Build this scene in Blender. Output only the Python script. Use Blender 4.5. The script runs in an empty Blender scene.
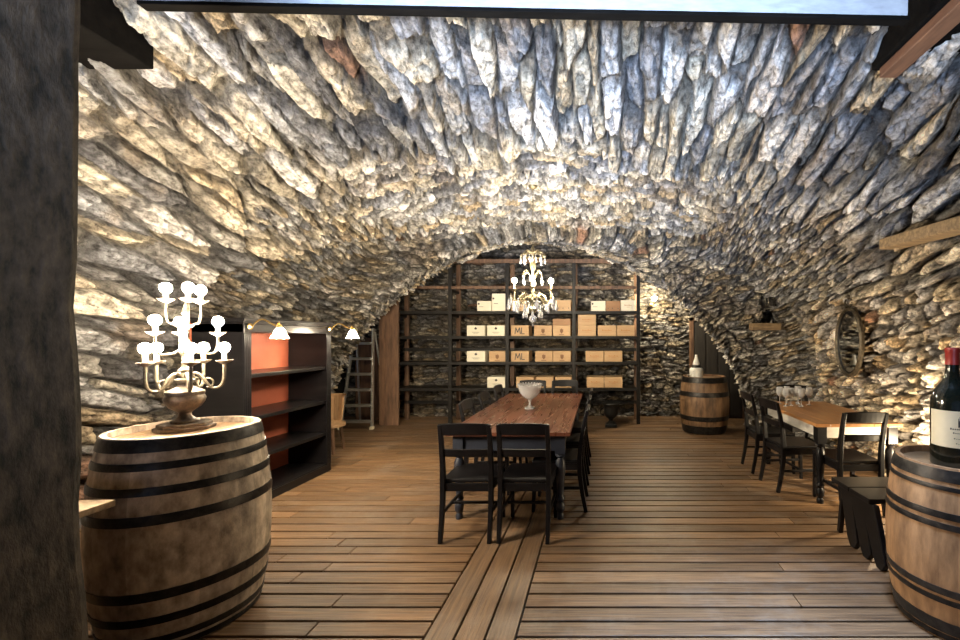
import bpy, math, random
import numpy as np
from mathutils import Vector, Matrix
random.seed(7)
C = bpy.context.scene.collection
PI = math.pi
sc = bpy.context.scene
CAMH, F, CX, CY = 1.55, 420.0, 600.0, 338.0
def at(px, py, Y):                       # photo pixel at a known depth -> X, height
    return (px-CX)/F*Y, CAMH-(py-CY)/F*Y

# ------------------------------------------------------------------ materials
def new_mat(name):
    m = bpy.data.materials.new(name); m.use_nodes = True
    nt = m.node_tree
    return m, nt, nt.nodes['Principled BSDF']
def mat(name, c1, c2=None, *a, **k):
    wear = k.pop('wear', None); spec = k.pop('spec', .5)
    m = mat_(name, c1, c2, *a, **k); nt = m.node_tree; N, L = nt.nodes, nt.links; b = N['Principled BSDF']
    b.inputs['Specular IOR Level'].default_value = spec
    if wear:                                               # broad scuffed, greyed patches
        tc = N.new('ShaderNodeTexCoord'); nz = N.new('ShaderNodeTexNoise'); nz.inputs['Scale'].default_value = 1.7; nz.inputs['Detail'].default_value = 9; nz.inputs['Roughness'].default_value = .72
        L.new(tc.outputs['Object'], nz.inputs['Vector'])
        mr = N.new('ShaderNodeMapRange'); mr.inputs['From Min'].default_value = .50; mr.inputs['From Max'].default_value = .68; mr.inputs['To Max'].default_value = .26
        L.new(nz.outputs['Fac'], mr.inputs['Value'])
        mx = N.new('ShaderNodeMix'); mx.data_type = 'RGBA'; mx.inputs['B'].default_value = (*wear, 1)
        src = b.inputs['Base Color'].links[0].from_socket
        L.new(mr.outputs['Result'], mx.inputs['Factor']); L.new(src, mx.inputs['A']); L.new(mx.outputs['Result'], b.inputs['Base Color'])
    return m
def mat_(name, c1, c2=None, rough=0.5, metal=0.0, scale=(6, 6, 6), bump=0.0, detail=6.0, tintamt=1.0, rvar=0.0, coat=0.0, contrast=(0.3, 0.7)):
    m, nt, b = new_mat(name)
    c2 = c2 or c1
    N, L = nt.nodes, nt.links
    tc = N.new('ShaderNodeTexCoord'); mp = N.new('ShaderNodeMapping'); mp.inputs['Scale'].default_value = scale
    nz = N.new('ShaderNodeTexNoise'); nz.inputs['Scale'].default_value = 1.0; nz.inputs['Detail'].default_value = detail
    nz.inputs['Roughness'].default_value = 0.62
    L.new(tc.outputs['Object'], mp.inputs['Vector']); L.new(mp.outputs['Vector'], nz.inputs['Vector'])
    rp = N.new('ShaderNodeValToRGB')
    rp.color_ramp.elements[0].position = contrast[0]; rp.color_ramp.elements[0].color = (*c1, 1)
    rp.color_ramp.elements[1].position = contrast[1]; rp.color_ramp.elements[1].color = (*c2, 1)
    L.new(nz.outputs['Fac'], rp.inputs['Fac'])
    at_ = N.new('ShaderNodeAttribute'); at_.attribute_name = 'tint'
    mx = N.new('ShaderNodeMix'); mx.data_type = 'RGBA'; mx.blend_type = 'MULTIPLY'; mx.inputs['Factor'].default_value = tintamt
    L.new(rp.outputs['Color'], mx.inputs['A']); L.new(at_.outputs['Fac'], mx.inputs['B'])
    L.new(mx.outputs['Result'], b.inputs['Base Color'])
    b.inputs['Roughness'].default_value = rough; b.inputs['Metallic'].default_value = metal
    b.inputs['Coat Weight'].default_value = coat; b.inputs['Coat Roughness'].default_value = 0.15
    if rvar:
        mr = N.new('ShaderNodeMapRange'); mr.inputs['To Min'].default_value = rough-rvar; mr.inputs['To Max'].default_value = rough+rvar
        L.new(nz.outputs['Fac'], mr.inputs['Value']); L.new(mr.outputs['Result'], b.inputs['Roughness'])
    if bump:
        bp = N.new('ShaderNodeBump'); bp.inputs['Strength'].default_value = bump; bp.inputs['Distance'].default_value = 0.01
        L.new(nz.outputs['Fac'], bp.inputs['Height']); L.new(bp.outputs['Normal'], b.inputs['Normal'])
    return m
def emit(name, col, strength):
    m, nt, b = new_mat(name)
    b.inputs['Base Color'].default_value = (*col, 1)
    b.inputs['Emission Color'].default_value = (*col, 1); b.inputs['Emission Strength'].default_value = strength
    return m
def glass(name, col=(1, 1, 1), rough=0.02, ior=1.5, tw=1.0):
    m, nt, b = new_mat(name)
    b.inputs['Base Color'].default_value = (*col, 1); b.inputs['Transmission Weight'].default_value = tw
    b.inputs['Roughness'].default_value = rough; b.inputs['IOR'].default_value = ior
    return m
def stone_mat(name):
    m, nt, b = new_mat(name)
    N, L = nt.nodes, nt.links
    a = N.new('ShaderNodeAttribute'); a.attribute_name = 'stone'
    tc = N.new('ShaderNodeTexCoord')
    nz = N.new('ShaderNodeTexNoise'); nz.inputs['Scale'].default_value = 17; nz.inputs['Detail'].default_value = 10; nz.inputs['Roughness'].default_value = .72
    L.new(tc.outputs['Object'], nz.inputs['Vector'])
    rp = N.new('ShaderNodeValToRGB')
    rp.color_ramp.elements[0].position = .36; rp.color_ramp.elements[0].color = (.26, .24, .22, 1)
    rp.color_ramp.elements[1].position = .60; rp.color_ramp.elements[1].color = (1.5, 1.5, 1.5, 1)
    L.new(nz.outputs['Fac'], rp.inputs['Fac'])
    mx = N.new('ShaderNodeMix'); mx.data_type = 'RGBA'; mx.blend_type = 'MULTIPLY'; mx.inputs['Factor'].default_value = 1
    L.new(a.outputs['Color'], mx.inputs['A']); L.new(rp.outputs['Color'], mx.inputs['B'])
    L.new(mx.outputs['Result'], b.inputs['Base Color'])
    mp = N.new('ShaderNodeMapping'); mp.inputs['Scale'].default_value = (48, 14, 48)
    n2 = N.new('ShaderNodeTexNoise'); n2.inputs['Scale'].default_value = 1; n2.inputs['Detail'].default_value = 8; n2.inputs['Roughness'].default_value = .7
    L.new(tc.outputs['Object'], mp.inputs['Vector']); L.new(mp.outputs['Vector'], n2.inputs['Vector'])
    bp = N.new('ShaderNodeBump'); bp.inputs['Strength'].default_value = 1.0; bp.inputs['Distance'].default_value = .05
    L.new(n2.outputs['Fac'], bp.inputs['Height']); L.new(bp.outputs['Normal'], b.inputs['Normal'])
    b.inputs['Roughness'].default_value = .72
    b.inputs['Specular IOR Level'].default_value = .35
    return m

WARM = (1.0, .80, .52)
MT = dict(
    stone=stone_mat('rough_schist'),
    floor=mat('floor_boards', (.070, .037, .018), (.235, .134, .063), .46, scale=(2.2, 62, 8), bump=.5, rvar=.14, contrast=(.32, .66), wear=(.30, .255, .205)),
    floor_long=mat('floor_boards_long', (.07, .040, .021), (.21, .126, .065), .48, scale=(62, 2.2, 8), bump=.5, rvar=.12, contrast=(.32, .66), wear=(.28, .24, .2)),
    dark=mat('dark_void', (.012, .01, .008), rough=.9),
    post=mat('hewn_post', (.009, .007, .0045), (.078, .057, .039), .75, scale=(26, 26, 11), bump=1.0, detail=10, contrast=(.36, .70), spec=.25),
    beam=mat('black_beam', (.003, .0026, .0022), (.007, .006, .005), .9, scale=(4, 20, 20), bump=.4, spec=.03),
    beam_brown=mat('brown_edge', (.08, .034, .018), (.17, .08, .042), .6, scale=(20, 3, 20), bump=.3),
    white=mat('white_paint', (.27, .27, .275), (.38, .38, .385), .6, scale=(9, 30, 30), bump=.2),
    lintel=mat('old_timber', (.12, .08, .045), (.34, .23, .12), .7, scale=(5, 30, 30), bump=.5),
    black=mat('black_lacquer', (.003, .0026, .003), (.008, .007, .008), .40, scale=(8, 8, 30), bump=.08, spec=.2),
    case=mat('black_bookcase', (.004, .0034, .004), (.009, .008, .008), .30, scale=(3, 3, 20), bump=.05, spec=.22),
    red=mat('red_back_panel', (.36, .085, .042), (.45, .12, .06), .55, scale=(3, 3, 3)),
    tabletop=mat('mahogany_top', (.075, .024, .013), (.14, .047, .024), .28, scale=(18, 1.6, 4), bump=.06, rvar=.06),
    pinetop=mat('honey_top', (.30, .13, .042), (.46, .22, .075), .33, scale=(18, 2, 4), bump=.06),
    apron=mat('blue_black_apron', (.010, .012, .020), (.020, .024, .036), .4, scale=(8, 8, 8)),
    greyapron=mat('pale_grey_apron', (.46, .43, .38), (.60, .57, .52), .55, scale=(4, 4, 12)),
    oak_grey=mat('weathered_oak', (.17, .125, .090), (.62, .49, .355), .6, scale=(15, 15, 9), bump=.5, detail=10, contrast=(.32, .70), wear=(.34, .27, .20)),
    oak_warm=mat('warm_oak', (.13, .065, .028), (.40, .225, .105), .55, scale=(15, 15, 4), bump=.4, detail=10, contrast=(.3, .7)),
    oak_dark=mat('dark_oak', (.060, .032, .015), (.24, .135, .065), .55, scale=(14, 14, 4), bump=.4, detail=10, contrast=(.3, .7)),
    oak_head=mat('barrel_head_oak', (.22, .125, .058), (.36, .225, .115), .5, scale=(14, 2.5, 4), bump=.2),
    rim=mat('barrel_rim_oak', (.12, .07, .035), (.30, .18, .09), .6, scale=(14, 14, 14), bump=.3),
    hoop=mat('hoop_iron', (.012, .012, .013), (.045, .040, .036), .40, metal=.75, scale=(22, 22, 22), bump=.3, rvar=.1),
    steel=mat('aluminium', (.50, .50, .48), (.72, .71, .68), .35, metal=.9, scale=(10, 10, 40)),
    brass=mat('antique_brass', (.42, .27, .09), (.70, .50, .20), .32, metal=1.0, scale=(20, 20, 20), bump=.1),
    gilt=mat('tarnished_gilt', (.030, .023, .015), (.15, .12, .08), .45, metal=.6, scale=(30, 30, 30), bump=.4),
    bronze=mat('aged_bronze', (.050, .036, .026), (.21, .16, .115), .45, metal=.5, scale=(24, 24, 24), bump=.5),
    palegilt=mat('pale_gilt', (.10, .08, .045), (.34, .28, .17), .35, metal=.8, scale=(30, 30, 30)),
    candle=mat('candle_sleeve', (.75, .66, .48), rough=.5),
    shade=None,
    glass=glass('clear_glass', tw=.7), crystal=glass('cut_crystal', ior=1.5, tw=.80, col=(1, 1, 1), rough=.02), bowlglass=glass('cut_bowl_crystal', ior=1.45, tw=.70, col=(1, 1, 1), rough=.04), bottle=mat('dark_bottle_glass', (.006, .008, .006), rough=.07, coat=.6),
    capsule=mat('red_capsule', (.27, .018, .014), (.36, .03, .02), .38, scale=(40, 40, 10)),
    label=mat('cream_label', (.68, .58, .39), (.76, .66, .46), .6, scale=(8, 8, 8)),
    ink=mat('dark_ink', (.05, .042, .036), rough=.6), inkbrown=mat('branded_ink', (.17, .07, .02), rough=.6),
    inkorange=mat('orange_ink', (.42, .16, .02), rough=.6),
    mirror=mat('mirror_glass', (.82, .82, .80), rough=.03, metal=1.0),
    pine=mat('pine_box', (.44, .27, .135), (.56, .37, .20), .6, scale=(3, 20, 20), bump=.08),
    cream=mat('cream_box', (.72, .66, .52), (.82, .76, .62), .6, scale=(3, 20, 20), bump=.05),
    brownbox=mat('brown_box', (.26, .13, .055), (.36, .19, .085), .6, scale=(3, 20, 20), bump=.08),
    shelf=mat('shelf_iron_wood', (.005, .0045, .004), (.014, .011, .009), .5, scale=(6, 20, 20), bump=.2, spec=.25),
    shelfwood=mat('shelf_brown_wood', (.05, .026, .014), (.19, .10, .054), .6, scale=(20, 20, 3), bump=.3),
    iron=mat('cast_iron', (.010, .010, .010), (.022, .021, .020), .45, metal=.4, scale=(30, 30, 30), bump=.2),
    ceramic=mat('pale_ceramic', (.70, .69, .64), (.80, .79, .74), .25, scale=(8, 8, 8)),
    wicker=mat('light_wood_seat', (.26, .15, .075), (.46, .29, .15), .6, scale=(20, 20, 3), bump=.3),
    door=mat('dark_door', (.018, .015, .012), (.035, .028, .022), .6, scale=(20, 20, 3), bump=.2),
    bulb=emit('bulb_glow', (1.0, .86, .66), 1400), bulb_c=emit('chandelier_bulb_glow', (1.0, .87, .62), 2100),
    bulb_w=emit('wall_bulb_glow', (1.0, .86, .60), 2200), shadeglow=emit('frosted_shade_glow', (1.0, .84, .60), 380),
)

# ------------------------------------------------------------------ mesh builder
class MB:
    def __init__(s): s.v = []; s.f = []; s.t = []; s.sm = []
    def add(s, vs, fs, tint=1.0, smooth=False, T=None):
        o = len(s.v)
        for p in vs:
            p = Vector(p)
            s.v.append(tuple(T @ p) if T is not None else tuple(p))
        for f in fs: s.f.append([i+o for i in f]); s.t.append(tint); s.sm.append(smooth)
        return s
    def box(s, x0, x1, y0, y1, z0, z1, tint=1.0, T=None):
        vs = [(x, y, z) for z in (z0, z1) for y in (y0, y1) for x in (x0, x1)]
        return s.add(vs, [(0, 2, 3, 1), (4, 5, 7, 6), (0, 1, 5, 4), (2, 6, 7, 3), (0, 4, 6, 2), (1, 3, 7, 5)], tint, False, T)
    def bar(s, p, q, w, d, tint=1.0, up=(0, 0, 1)):            # rectangular bar from p to q
        p, q = Vector(p), Vector(q); a = (q-p).normalized(); u = Vector(up)
        x = a.cross(u)
        if x.length < 1e-4: x = a.cross(Vector((0, 1, 0)))
        x.normalize(); y = x.cross(a)
        vs = [tuple(e + x*sx*w/2 + y*sy*d/2) for e in (p, q) for sx, sy in ((-1, -1), (1, -1), (1, 1), (-1, 1))]
        return s.add(vs, [(3, 2, 1, 0), (4, 5, 6, 7), (0, 1, 5, 4), (1, 2, 6, 5), (2, 3, 7, 6), (3, 0, 4, 7)], tint)
    def sweep(s, pts, w, d, tint=1.0):                          # rectangular section, width kept along X, path in YZ
        vs = []; n = len(pts)
        for i, p in enumerate(pts):
            a = Vector(pts[min(i+1, n-1)]) - Vector(pts[max(i-1, 0)]); a.normalize()
            y = a.cross(Vector((1, 0, 0))).normalized()
            ww = w[i] if isinstance(w, (list, tuple)) else w; dd = d[i] if isinstance(d, (list, tuple)) else d
            for sx, sy in ((-1, -1), (1, -1), (1, 1), (-1, 1)):
                vs.append(tuple(Vector(p) + Vector((1, 0, 0))*sx*ww/2 + y*sy*dd/2))
        fs = [(0, 1, 2, 3), tuple(4*(n-1)+k for k in (3, 2, 1, 0))]
        for i in range(n-1):
            for k in range(4): fs.append((4*i+k, 4*i+4+k, 4*i+4+(k+1) % 4, 4*i+(k+1) % 4))
        return s.add(vs, fs, tint)
    def tube(s, pts, r, n=8, tint=1.0, smooth=True):
        vs = []; fs = []; m = len(pts); x = None
        for i, p in enumerate(pts):
            a = (Vector(pts[min(i+1, m-1)]) - Vector(pts[max(i-1, 0)])).normalized()
            if x is None:
                x = a.cross(Vector((0, 0, 1)))
                if x.length < .05: x = a.cross(Vector((1, 0, 0)))
            x = (x - a*x.dot(a)).normalized(); y = a.cross(x)
            rr = r[i] if isinstance(r, (list, tuple)) else r
            for k in range(n):
                an = 2*PI*k/n; vs.append(tuple(Vector(p) + (x*math.cos(an)+y*math.sin(an))*rr))
        for i in range(m-1):
            for k in range(n): fs.append((i*n+k, i*n+(k+1) % n, (i+1)*n+(k+1) % n, (i+1)*n+k))
        fs += [tuple(range(n-1, -1, -1)), tuple(range((m-1)*n, m*n))]
        return s.add(vs, fs, tint, smooth)
    def lathe(s, prof, n=24, c=(0, 0, 0), tint=1.0, smooth=True, tints=None, wob=None, a0=0, a1=2*PI):
        full = abs(a1-a0-2*PI) < 1e-6; vs = []; cnt = n if full else n+1
        for (r, z) in prof:
            for k in range(cnt):
                an = a0+(a1-a0)*k/n; rr = r*(wob(k) if wob else 1)
                vs.append((c[0]+rr*math.cos(an), c[1]+rr*math.sin(an), c[2]+z))
        o = len(s.f); fs = []; tt = []
        for i in range(len(prof)-1):
            for k in range(n):
                k2 = (k+1) % cnt
                fs.append((i*cnt+k, i*cnt+k2, (i+1)*cnt+k2, (i+1)*cnt+k)); tt.append(tints(k) if tints else tint)
        s.add(vs, fs, 1.0, smooth)
        for i, t in enumerate(tt): s.t[o+i] = t
        return s
    def cyl(s, r, z0, z1, n=24, c=(0, 0, 0), tint=1.0, smooth=True):
        return s.lathe([(0, z0), (r, z0), (r, z1), (0, z1)], n, c, tint, smooth)
    def ball(s, c, r, n=10, tint=1.0, sz=1.0):
        m = max(4, n//2+1)
        return s.lathe([(max(1e-5, r*math.sin(PI*i/m)), -r*sz*math.cos(PI*i/m)) for i in range(m+1)], n, c, tint, True)
    def prism(s, poly, y0, y1, tint=1.0, T=None):              # polygon in XZ, extruded along Y
        n = len(poly)
        vs = [(x, y0, z) for x, z in poly] + [(x, y1, z) for x, z in poly]
        fs = [tuple(range(n)), tuple(range(2*n-1, n-1, -1))] + [(i, i+n, (i+1) % n+n, (i+1) % n) for i in range(n)]
        return s.add(vs, fs, tint, False, T)
    def obj(s, name, m, parent=None, bevel=0.0, label=None, loc=None):
        me = bpy.data.meshes.new(name); me.from_pydata(s.v, [], s.f)
        me.polygons.foreach_set('use_smooth', s.sm)
        a = me.attributes.new('tint', 'FLOAT', 'FACE'); a.data.foreach_set('value', s.t)
        me.materials.append(m); me.validate(); me.update()
        o = bpy.data.objects.new(name, me); C.objects.link(o)
        if parent: o.parent = parent
        if loc: o.location = loc
        if any(s.sm) and hasattr(me, 'set_sharp_from_angle'): me.set_sharp_from_angle(angle=math.radians(38))
        if bevel:
            b = o.modifiers.new('bevel', 'BEVEL'); b.width = bevel; b.segments = 2; b.limit_method = 'ANGLE'
        if label: o['label'] = label
        return o
def tag(o, label, cat, group=None):
    o['label'] = label; o['category'] = cat
    if group: o['group'] = group
    return o
def thing(name, label, cat, loc=(0, 0, 0), rz=0, group=None):
    o = bpy.data.objects.new(name, None); C.objects.link(o); o.empty_display_size = .1
    o.location = loc; o.rotation_euler = (0, 0, rz)
    return tag(o, label, cat, group)
def dup(root, label, loc, rz=0, group=None):
    r = root.copy(); C.objects.link(r); r.location = loc; r.rotation_euler = (0, 0, rz); r['label'] = label
    if group: r['group'] = group
    for ch in list(root.children):
        c = ch.copy(); C.objects.link(c); c.parent = r
        for g in list(ch.children):
            d = g.copy(); C.objects.link(d); d.parent = c
    return r
def struct(o): o['kind'] = 'structure'; return o

# ------------------------------------------------------------------ stone fields (numpy)
def hsh(i, j, k):
    i = np.asarray(i).astype(np.int64); j = np.asarray(j).astype(np.int64)
    h = (i*374761393 + j*668265263 + k*2147483647*31 + 1013904223) & 0xffffffff
    h = ((h ^ (h >> 13))*1274126177) & 0xffffffff
    h = ((h ^ (h >> 16))*2246822519) & 0xffffffff
    h = h ^ (h >> 15)
    return (h & 0xffffff).astype(np.float64)/0xffffff
def vn(x, y, k):
    i = np.floor(x); j = np.floor(y); fx = x-i; fy = y-j
    fx = fx*fx*(3-2*fx); fy = fy*fy*(3-2*fy)
    a = hsh(i, j, k); b = hsh(i+1, j, k); c = hsh(i, j+1, k); d = hsh(i+1, j+1, k)
    return (a*(1-fx)+b*fx)*(1-fy)+(c*(1-fx)+d*fx)*fy
def fbm(x, y, k, o=4):
    r = 0; a = .5; t = 0
    for n in range(o): r = r+a*vn(x*2**n, y*2**n, k+n*7); t += a; a *= .55
    return r/t
def sstep(a, b, x):
    t = np.clip((x-a)/(b-a), 0, 1); return t*t*(3-2*t)
def voro(u, v, su, sv, k, jit=.85, wt=.28):
    x = u/su; y = v/sv; i0 = np.floor(x); j0 = np.floor(y)
    f1 = np.full(x.shape, 1e9); f2 = f1.copy(); ci = i0.copy(); cj = j0.copy()
    p1x = x*0; p1y = x*0; p2x = x*0; p2y = x*0
    for di in (-1, 0, 1):
        stag = hsh(i0+di, 0*i0, k+50)
        jb = np.floor(y-stag)
        for dj in (-1, 0, 1):
            i = i0+di; j = jb+dj
            cx = i+.5+(hsh(i, j, k)-.5)*jit; cy = j+stag+.5+(hsh(i, j, k+1)-.5)*jit
            d = (np.abs(cx-x)**2.6+np.abs(cy-y)**2.6)**(1/1.3) - wt*hsh(i, j, k+2)
            c1 = d < f1; c2 = (~c1) & (d < f2)
            f2 = np.where(c1, f1, np.where(c2, d, f2)); p2x = np.where(c1, p1x, np.where(c2, cx, p2x)); p2y = np.where(c1, p1y, np.where(c2, cy, p2y))
            f1 = np.where(c1, d, f1); p1x = np.where(c1, cx, p1x); p1y = np.where(c1, cy, p1y)
            ci = np.where(c1, i, ci); cj = np.where(c1, j, cj)
    e = (f2-f1)/(2*np.sqrt((p1x-p2x)**2+(p1y-p2y)**2)+1e-6)
    return ci, cj, e*su, (x-p1x), (y-p1y)
PAL = np.array([(.34, .33, .32), (.45, .42, .38), (.24, .24, .25), (.48, .41, .31), (.38, .33, .25), (.58, .52, .42), (.16, .155, .155), (.37, .29, .19), (.52, .49, .46), (.28, .26, .23)])*1.32
def stone_layer(u, v, su, sv, k, off=.07, tilt=.06, groove=.055, gw=.016, warm=.0, chip=1.0, wt=.28, jit=.85):
    wu = (fbm(u*1.1, v*.9, k+11)-.5)*.16; wv = (fbm(u*1.3, v*1.3, k+12)-.5)*.30
    wu = wu+(fbm(u*9, v*6, k+13, 3)-.5)*.030; wv = wv+(fbm(u*9, v*5, k+14, 3)-.5)*.08
    U = u+wu; V = v+wv
    i, j, e, lx, ly = voro(U, V, su, sv, k, wt=wt, jit=jit)
    h1 = hsh(i, j, k+3); h2 = hsh(i, j, k+4); h3 = hsh(i, j, k+5); h4 = hsh(i, j, k+6); h5 = hsh(i, j, k+8)
    d = (h1-.5)*off + lx*(h2-.5)*2*tilt + ly*(h3-.5)*2*tilt*.8
    gw_ = gw*(.35+2.2*fbm(u*4, v*4, k+40, 2)**1.5)
    g = 1-sstep(.25, .95, e/gw_)
    d = d-.075*(h5 < .10)
    d = d-groove*g*(.5+h4) - .008*(1-sstep(0, .035, e))
    # chips and cleavage inside the stones
    jx = (fbm(u*26, v*18, k+15, 3)-.5)*.022; jy = (fbm(u*22, v*16, k+16, 3)-.5)*.05
    i2, j2, e2, lx2, ly2 = voro(U+jx+.3*h5, V+jy+.7*h1, su*.44, sv*.36, k+90, wt=.4)
    q = hsh(i2, j2, k+91)
    g2 = (1-sstep(0, .009, e2))*(h5 > .2)
    d = d + (q-.5)*.050*chip*(.4+h2) + lx2*su*(hsh(i2, j2, k+93)-.5)*.55 + ly2*sv*(hsh(i2, j2, k+94)-.5)*.16 - .026*g2
    lam = vn(U*55+6*h2, V*5, k+95); d = d+(lam-.5)*.014*(h3 > .3)
    d = d+(fbm(u*18, v*13, k+97, 5)-.5)*.045 - .012*(1-np.abs(2*fbm(u*14, v*8, k+98, 4)-1))**6
    n = len(PAL); idx = np.minimum((h4*n).astype(int), n-1)
    col = PAL[idx].copy()
    col *= (.80+.45*h5)[..., None]
    col *= (1+(.76*q-.38)*chip)[..., None]
    col *= (.55+.90*fbm(U*16, V*6, k+99, 5))[..., None]
    rust = sstep(.58, .72, fbm(U*2.2, V*1.7, k+120, 4))[..., None]*.40
    col = col*(1-rust)+np.array((.36, .245, .13))*rust*(.75+.5*h5)[..., None]
    red = ((hsh(i, j, k+130) > .991))[..., None]
    col = np.where(red, np.array((.30, .17, .11))*(.8+.5*h1)[..., None], col)
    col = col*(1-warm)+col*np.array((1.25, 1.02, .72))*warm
    m = np.clip(g+.7*g2, 0, 1)[..., None]
    col = col*(1-.72*m)+np.array((.045, .038, .030))*.72*m
    return d, col, e
def grid_object(name, P, col, c0, c1, flip=False, parent=None):
    P = P[:, c0:c1+1]; col = col[:, c0:c1+1]
    R, K = P.shape[:2]
    me = bpy.data.meshes.new(name)
    me.vertices.add(R*K); me.vertices.foreach_set('co', P.reshape(-1).astype(np.float32))
    idx = np.arange(R*K).reshape(R, K)
    q = np.stack([idx[:-1, :-1], idx[:-1, 1:], idx[1:, 1:], idx[1:, :-1]], -1).reshape(-1, 4)
    if flip: q = q[:, ::-1]
    nf = len(q)
    me.loops.add(nf*4); me.loops.foreach_set('vertex_index', q.reshape(-1).astype(np.int32))
    me.polygons.add(nf); me.polygons.foreach_set('loop_start', (np.arange(nf)*4).astype(np.int32))
    me.update(calc_edges=True)
    a = me.attributes.new('stone', 'FLOAT_COLOR', 'POINT')
    rgba = np.ones((R*K, 4), np.float32); rgba[:, :3] = col.reshape(-1, 3)
    a.data.foreach_set('color', rgba.reshape(-1))
    me.materials.append(MT['stone'])
    me.polygons.foreach_set('use_smooth', np.ones(nf, dtype=bool))
    o = bpy.data.objects.new(name, me); C.objects.link(o)
    if parent: o.parent = parent
    return struct(o)
def displaced(P, u, v, d, col, inward):
    du = np.gradient(P, axis=1); dv = np.gradient(P, axis=0)
    n = np.cross(du, dv); n /= (np.linalg.norm(n, axis=-1, keepdims=True)+1e-9)
    s = np.sign((n*inward).sum(-1, keepdims=True)); s[s == 0] = 1
    return P+n*s*d[..., None]

NC = 1250
TT = np.linspace(0, 1, NC)
def resample(x, h):
    L = np.concatenate([[0], np.cumsum(np.hypot(np.diff(x), np.diff(h)))])
    return np.interp(TT*L[-1], L, x), np.interp(TT*L[-1], L, h)
def section(Xc, a, hc, b, n, h0=-.06):
    th = np.linspace(PI, 0, 900); c = np.cos(th); s = np.sin(th)
    x = Xc+a*np.sign(c)*np.abs(c)**(2/n); h = hc+b*np.abs(s)**(2/n)
    w = np.linspace(h0, hc, 30)[:-1]
    return resample(np.concatenate([np.full(29, x[0]), x, np.full(29, x[-1])]), np.concatenate([w, h, w[::-1]]))
def crown(Y): return np.interp(Y, [2.0, 2.75, 5.0, 6.6], [3.95, 3.80, 3.42, 3.24])
rows = []
Ys = 1/np.linspace(1/2.05, 1/6.5, 540)
for Y in Ys:
    x, h = section(-.55, 3.7, .6, crown(Y)-.6, np.interp(Y, [2.6, 4.0], [3.1, 2.5]))
    rows.append(np.stack([x, np.full(NC, Y), h], -1))
xa, ha = section(-1.05, 3.5, 0.02, 3.10, 1.78)
x0, h0 = rows[-1][:, 0], rows[-1][:, 2]
NM = 110
for k in range(1, NM+1):
    s = k/NM; e = s
    Yk = 6.5+.34*(1-(1-s)**1.6)
    rows.append(np.stack([x0*(1-e)+xa*e, np.full(NC, Yk), h0*(1-e)+ha*e], -1))
for k in range(1, 51):
    s = k/50
    rows.append(np.stack([xa+(xa+1.05)*.015*s, np.full(NC, 6.84+.34*s), ha*(1+.012*s)], -1))
P = np.array(rows)
# recess in the left wall past the rough groin
Yg, Xg, Hg = P[..., 1], P[..., 0], P[..., 2]
groin = np.interp(Yg, [4.1, 4.2, 4.6, 5.45, 6.3, 6.6], [-1, 1.95, 2.30, 2.80, 3.05, 3.05])
wob = (fbm(Yg*4, Hg*4, 401, 3)-.5)*.25
mk = sstep(0.0, .09, groin+wob-Hg)*sstep(4.12, 4.2, Yg+wob*.3)*(Xg < -1.3)*(1-sstep(6.45, 6.8, Yg))
P[..., 0] -= .42*mk
P[..., 2] += .10*mk*sstep(1.5, 2.5, Hg)
# niche in the pier
X2, Y2, H2 = P[..., 0], P[..., 1], P[..., 2]
nm = (X2 > 2.50) & (X2 < 2.70) & (H2 > 1.82) & (H2 < 2.12) & (Y2 > 6.45)
P[..., 1] = np.where(nm, Y2+.34, Y2)
seg_v = np.concatenate([np.zeros((1, NC)), np.cumsum(np.linalg.norm(np.diff(np.array(rows), axis=0), axis=-1), axis=0)])
seg_u = np.concatenate([np.zeros((len(rows), 1)), np.cumsum(np.linalg.norm(np.diff(np.array(rows), axis=1), axis=-1), axis=1)], axis=1)
seg_u = seg_u-seg_u[:, NC//2:NC//2+1]
d1, c1, e1 = stone_layer(seg_u, seg_v, .150, .62, 1, off=.12, tilt=.09, groove=.10, gw=.026, chip=.6, wt=.5, jit=.62)
d2, c2, e2 = stone_layer(seg_u, seg_v, .070, .21, 301, off=.07, tilt=.05, groove=.06, gw=.016)
d4, c4, e4 = stone_layer(seg_v, seg_u, .105, .27, 411, off=.07, tilt=.05, groove=.06, gw=.016)
d5, c5, e5 = stone_layer(P[..., 2]+.25*seg_v, P[..., 0], .062, .20, 511, off=.07, tilt=.05, groove=.055, gw=.015)
flat_ = sstep(-.1, .1, 2.0-np.abs(P[..., 0]+.7)+(fbm(seg_u*2, seg_v*2, 779, 3)-.5)*1.4)
dia = sstep(-.05, .05, P[..., 1]-6.42+(fbm(seg_u*2, seg_v*2, 780, 3)-.5)*.4)*(1-sstep(-.03, .03, P[..., 1]-6.82))
d2 = d2*(1-flat_)+d4*flat_; c2 = c2*(1-flat_[..., None])+c4*flat_[..., None]
d2 = d2*(1-dia)+d5*dia; c2 = c2*(1-dia[..., None])+c5*dia[..., None]
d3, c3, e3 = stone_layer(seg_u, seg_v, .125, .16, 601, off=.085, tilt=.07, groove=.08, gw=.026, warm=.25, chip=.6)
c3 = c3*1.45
far = sstep(-.12, .12, (P[..., 1]-4.6)+(fbm(seg_u*2, seg_v*2, 777, 3)-.5)*2.2)
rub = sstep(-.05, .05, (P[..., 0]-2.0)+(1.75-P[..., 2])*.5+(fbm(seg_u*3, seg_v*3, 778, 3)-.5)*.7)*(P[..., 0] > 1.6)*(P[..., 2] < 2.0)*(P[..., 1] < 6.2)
d = d1*(1-far)+d2*far; col = c1*(1-far[..., None])+c2*far[..., None]
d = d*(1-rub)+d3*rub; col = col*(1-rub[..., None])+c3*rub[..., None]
recess_dark = sstep(4.2, 4.4, P[..., 1])*mk
col = col*(1-.15*recess_dark[..., None])  # stone colour made slightly darker throughout the left recess
inward = np.array([-.8, 0, 1.0])-P; inward[..., 1] = np.where(P[..., 1] > 6.5, -1.5, 0)
inward[-50:, :, 1] = 0
P = displaced(P, seg_u, seg_v, d, col, inward)
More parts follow.
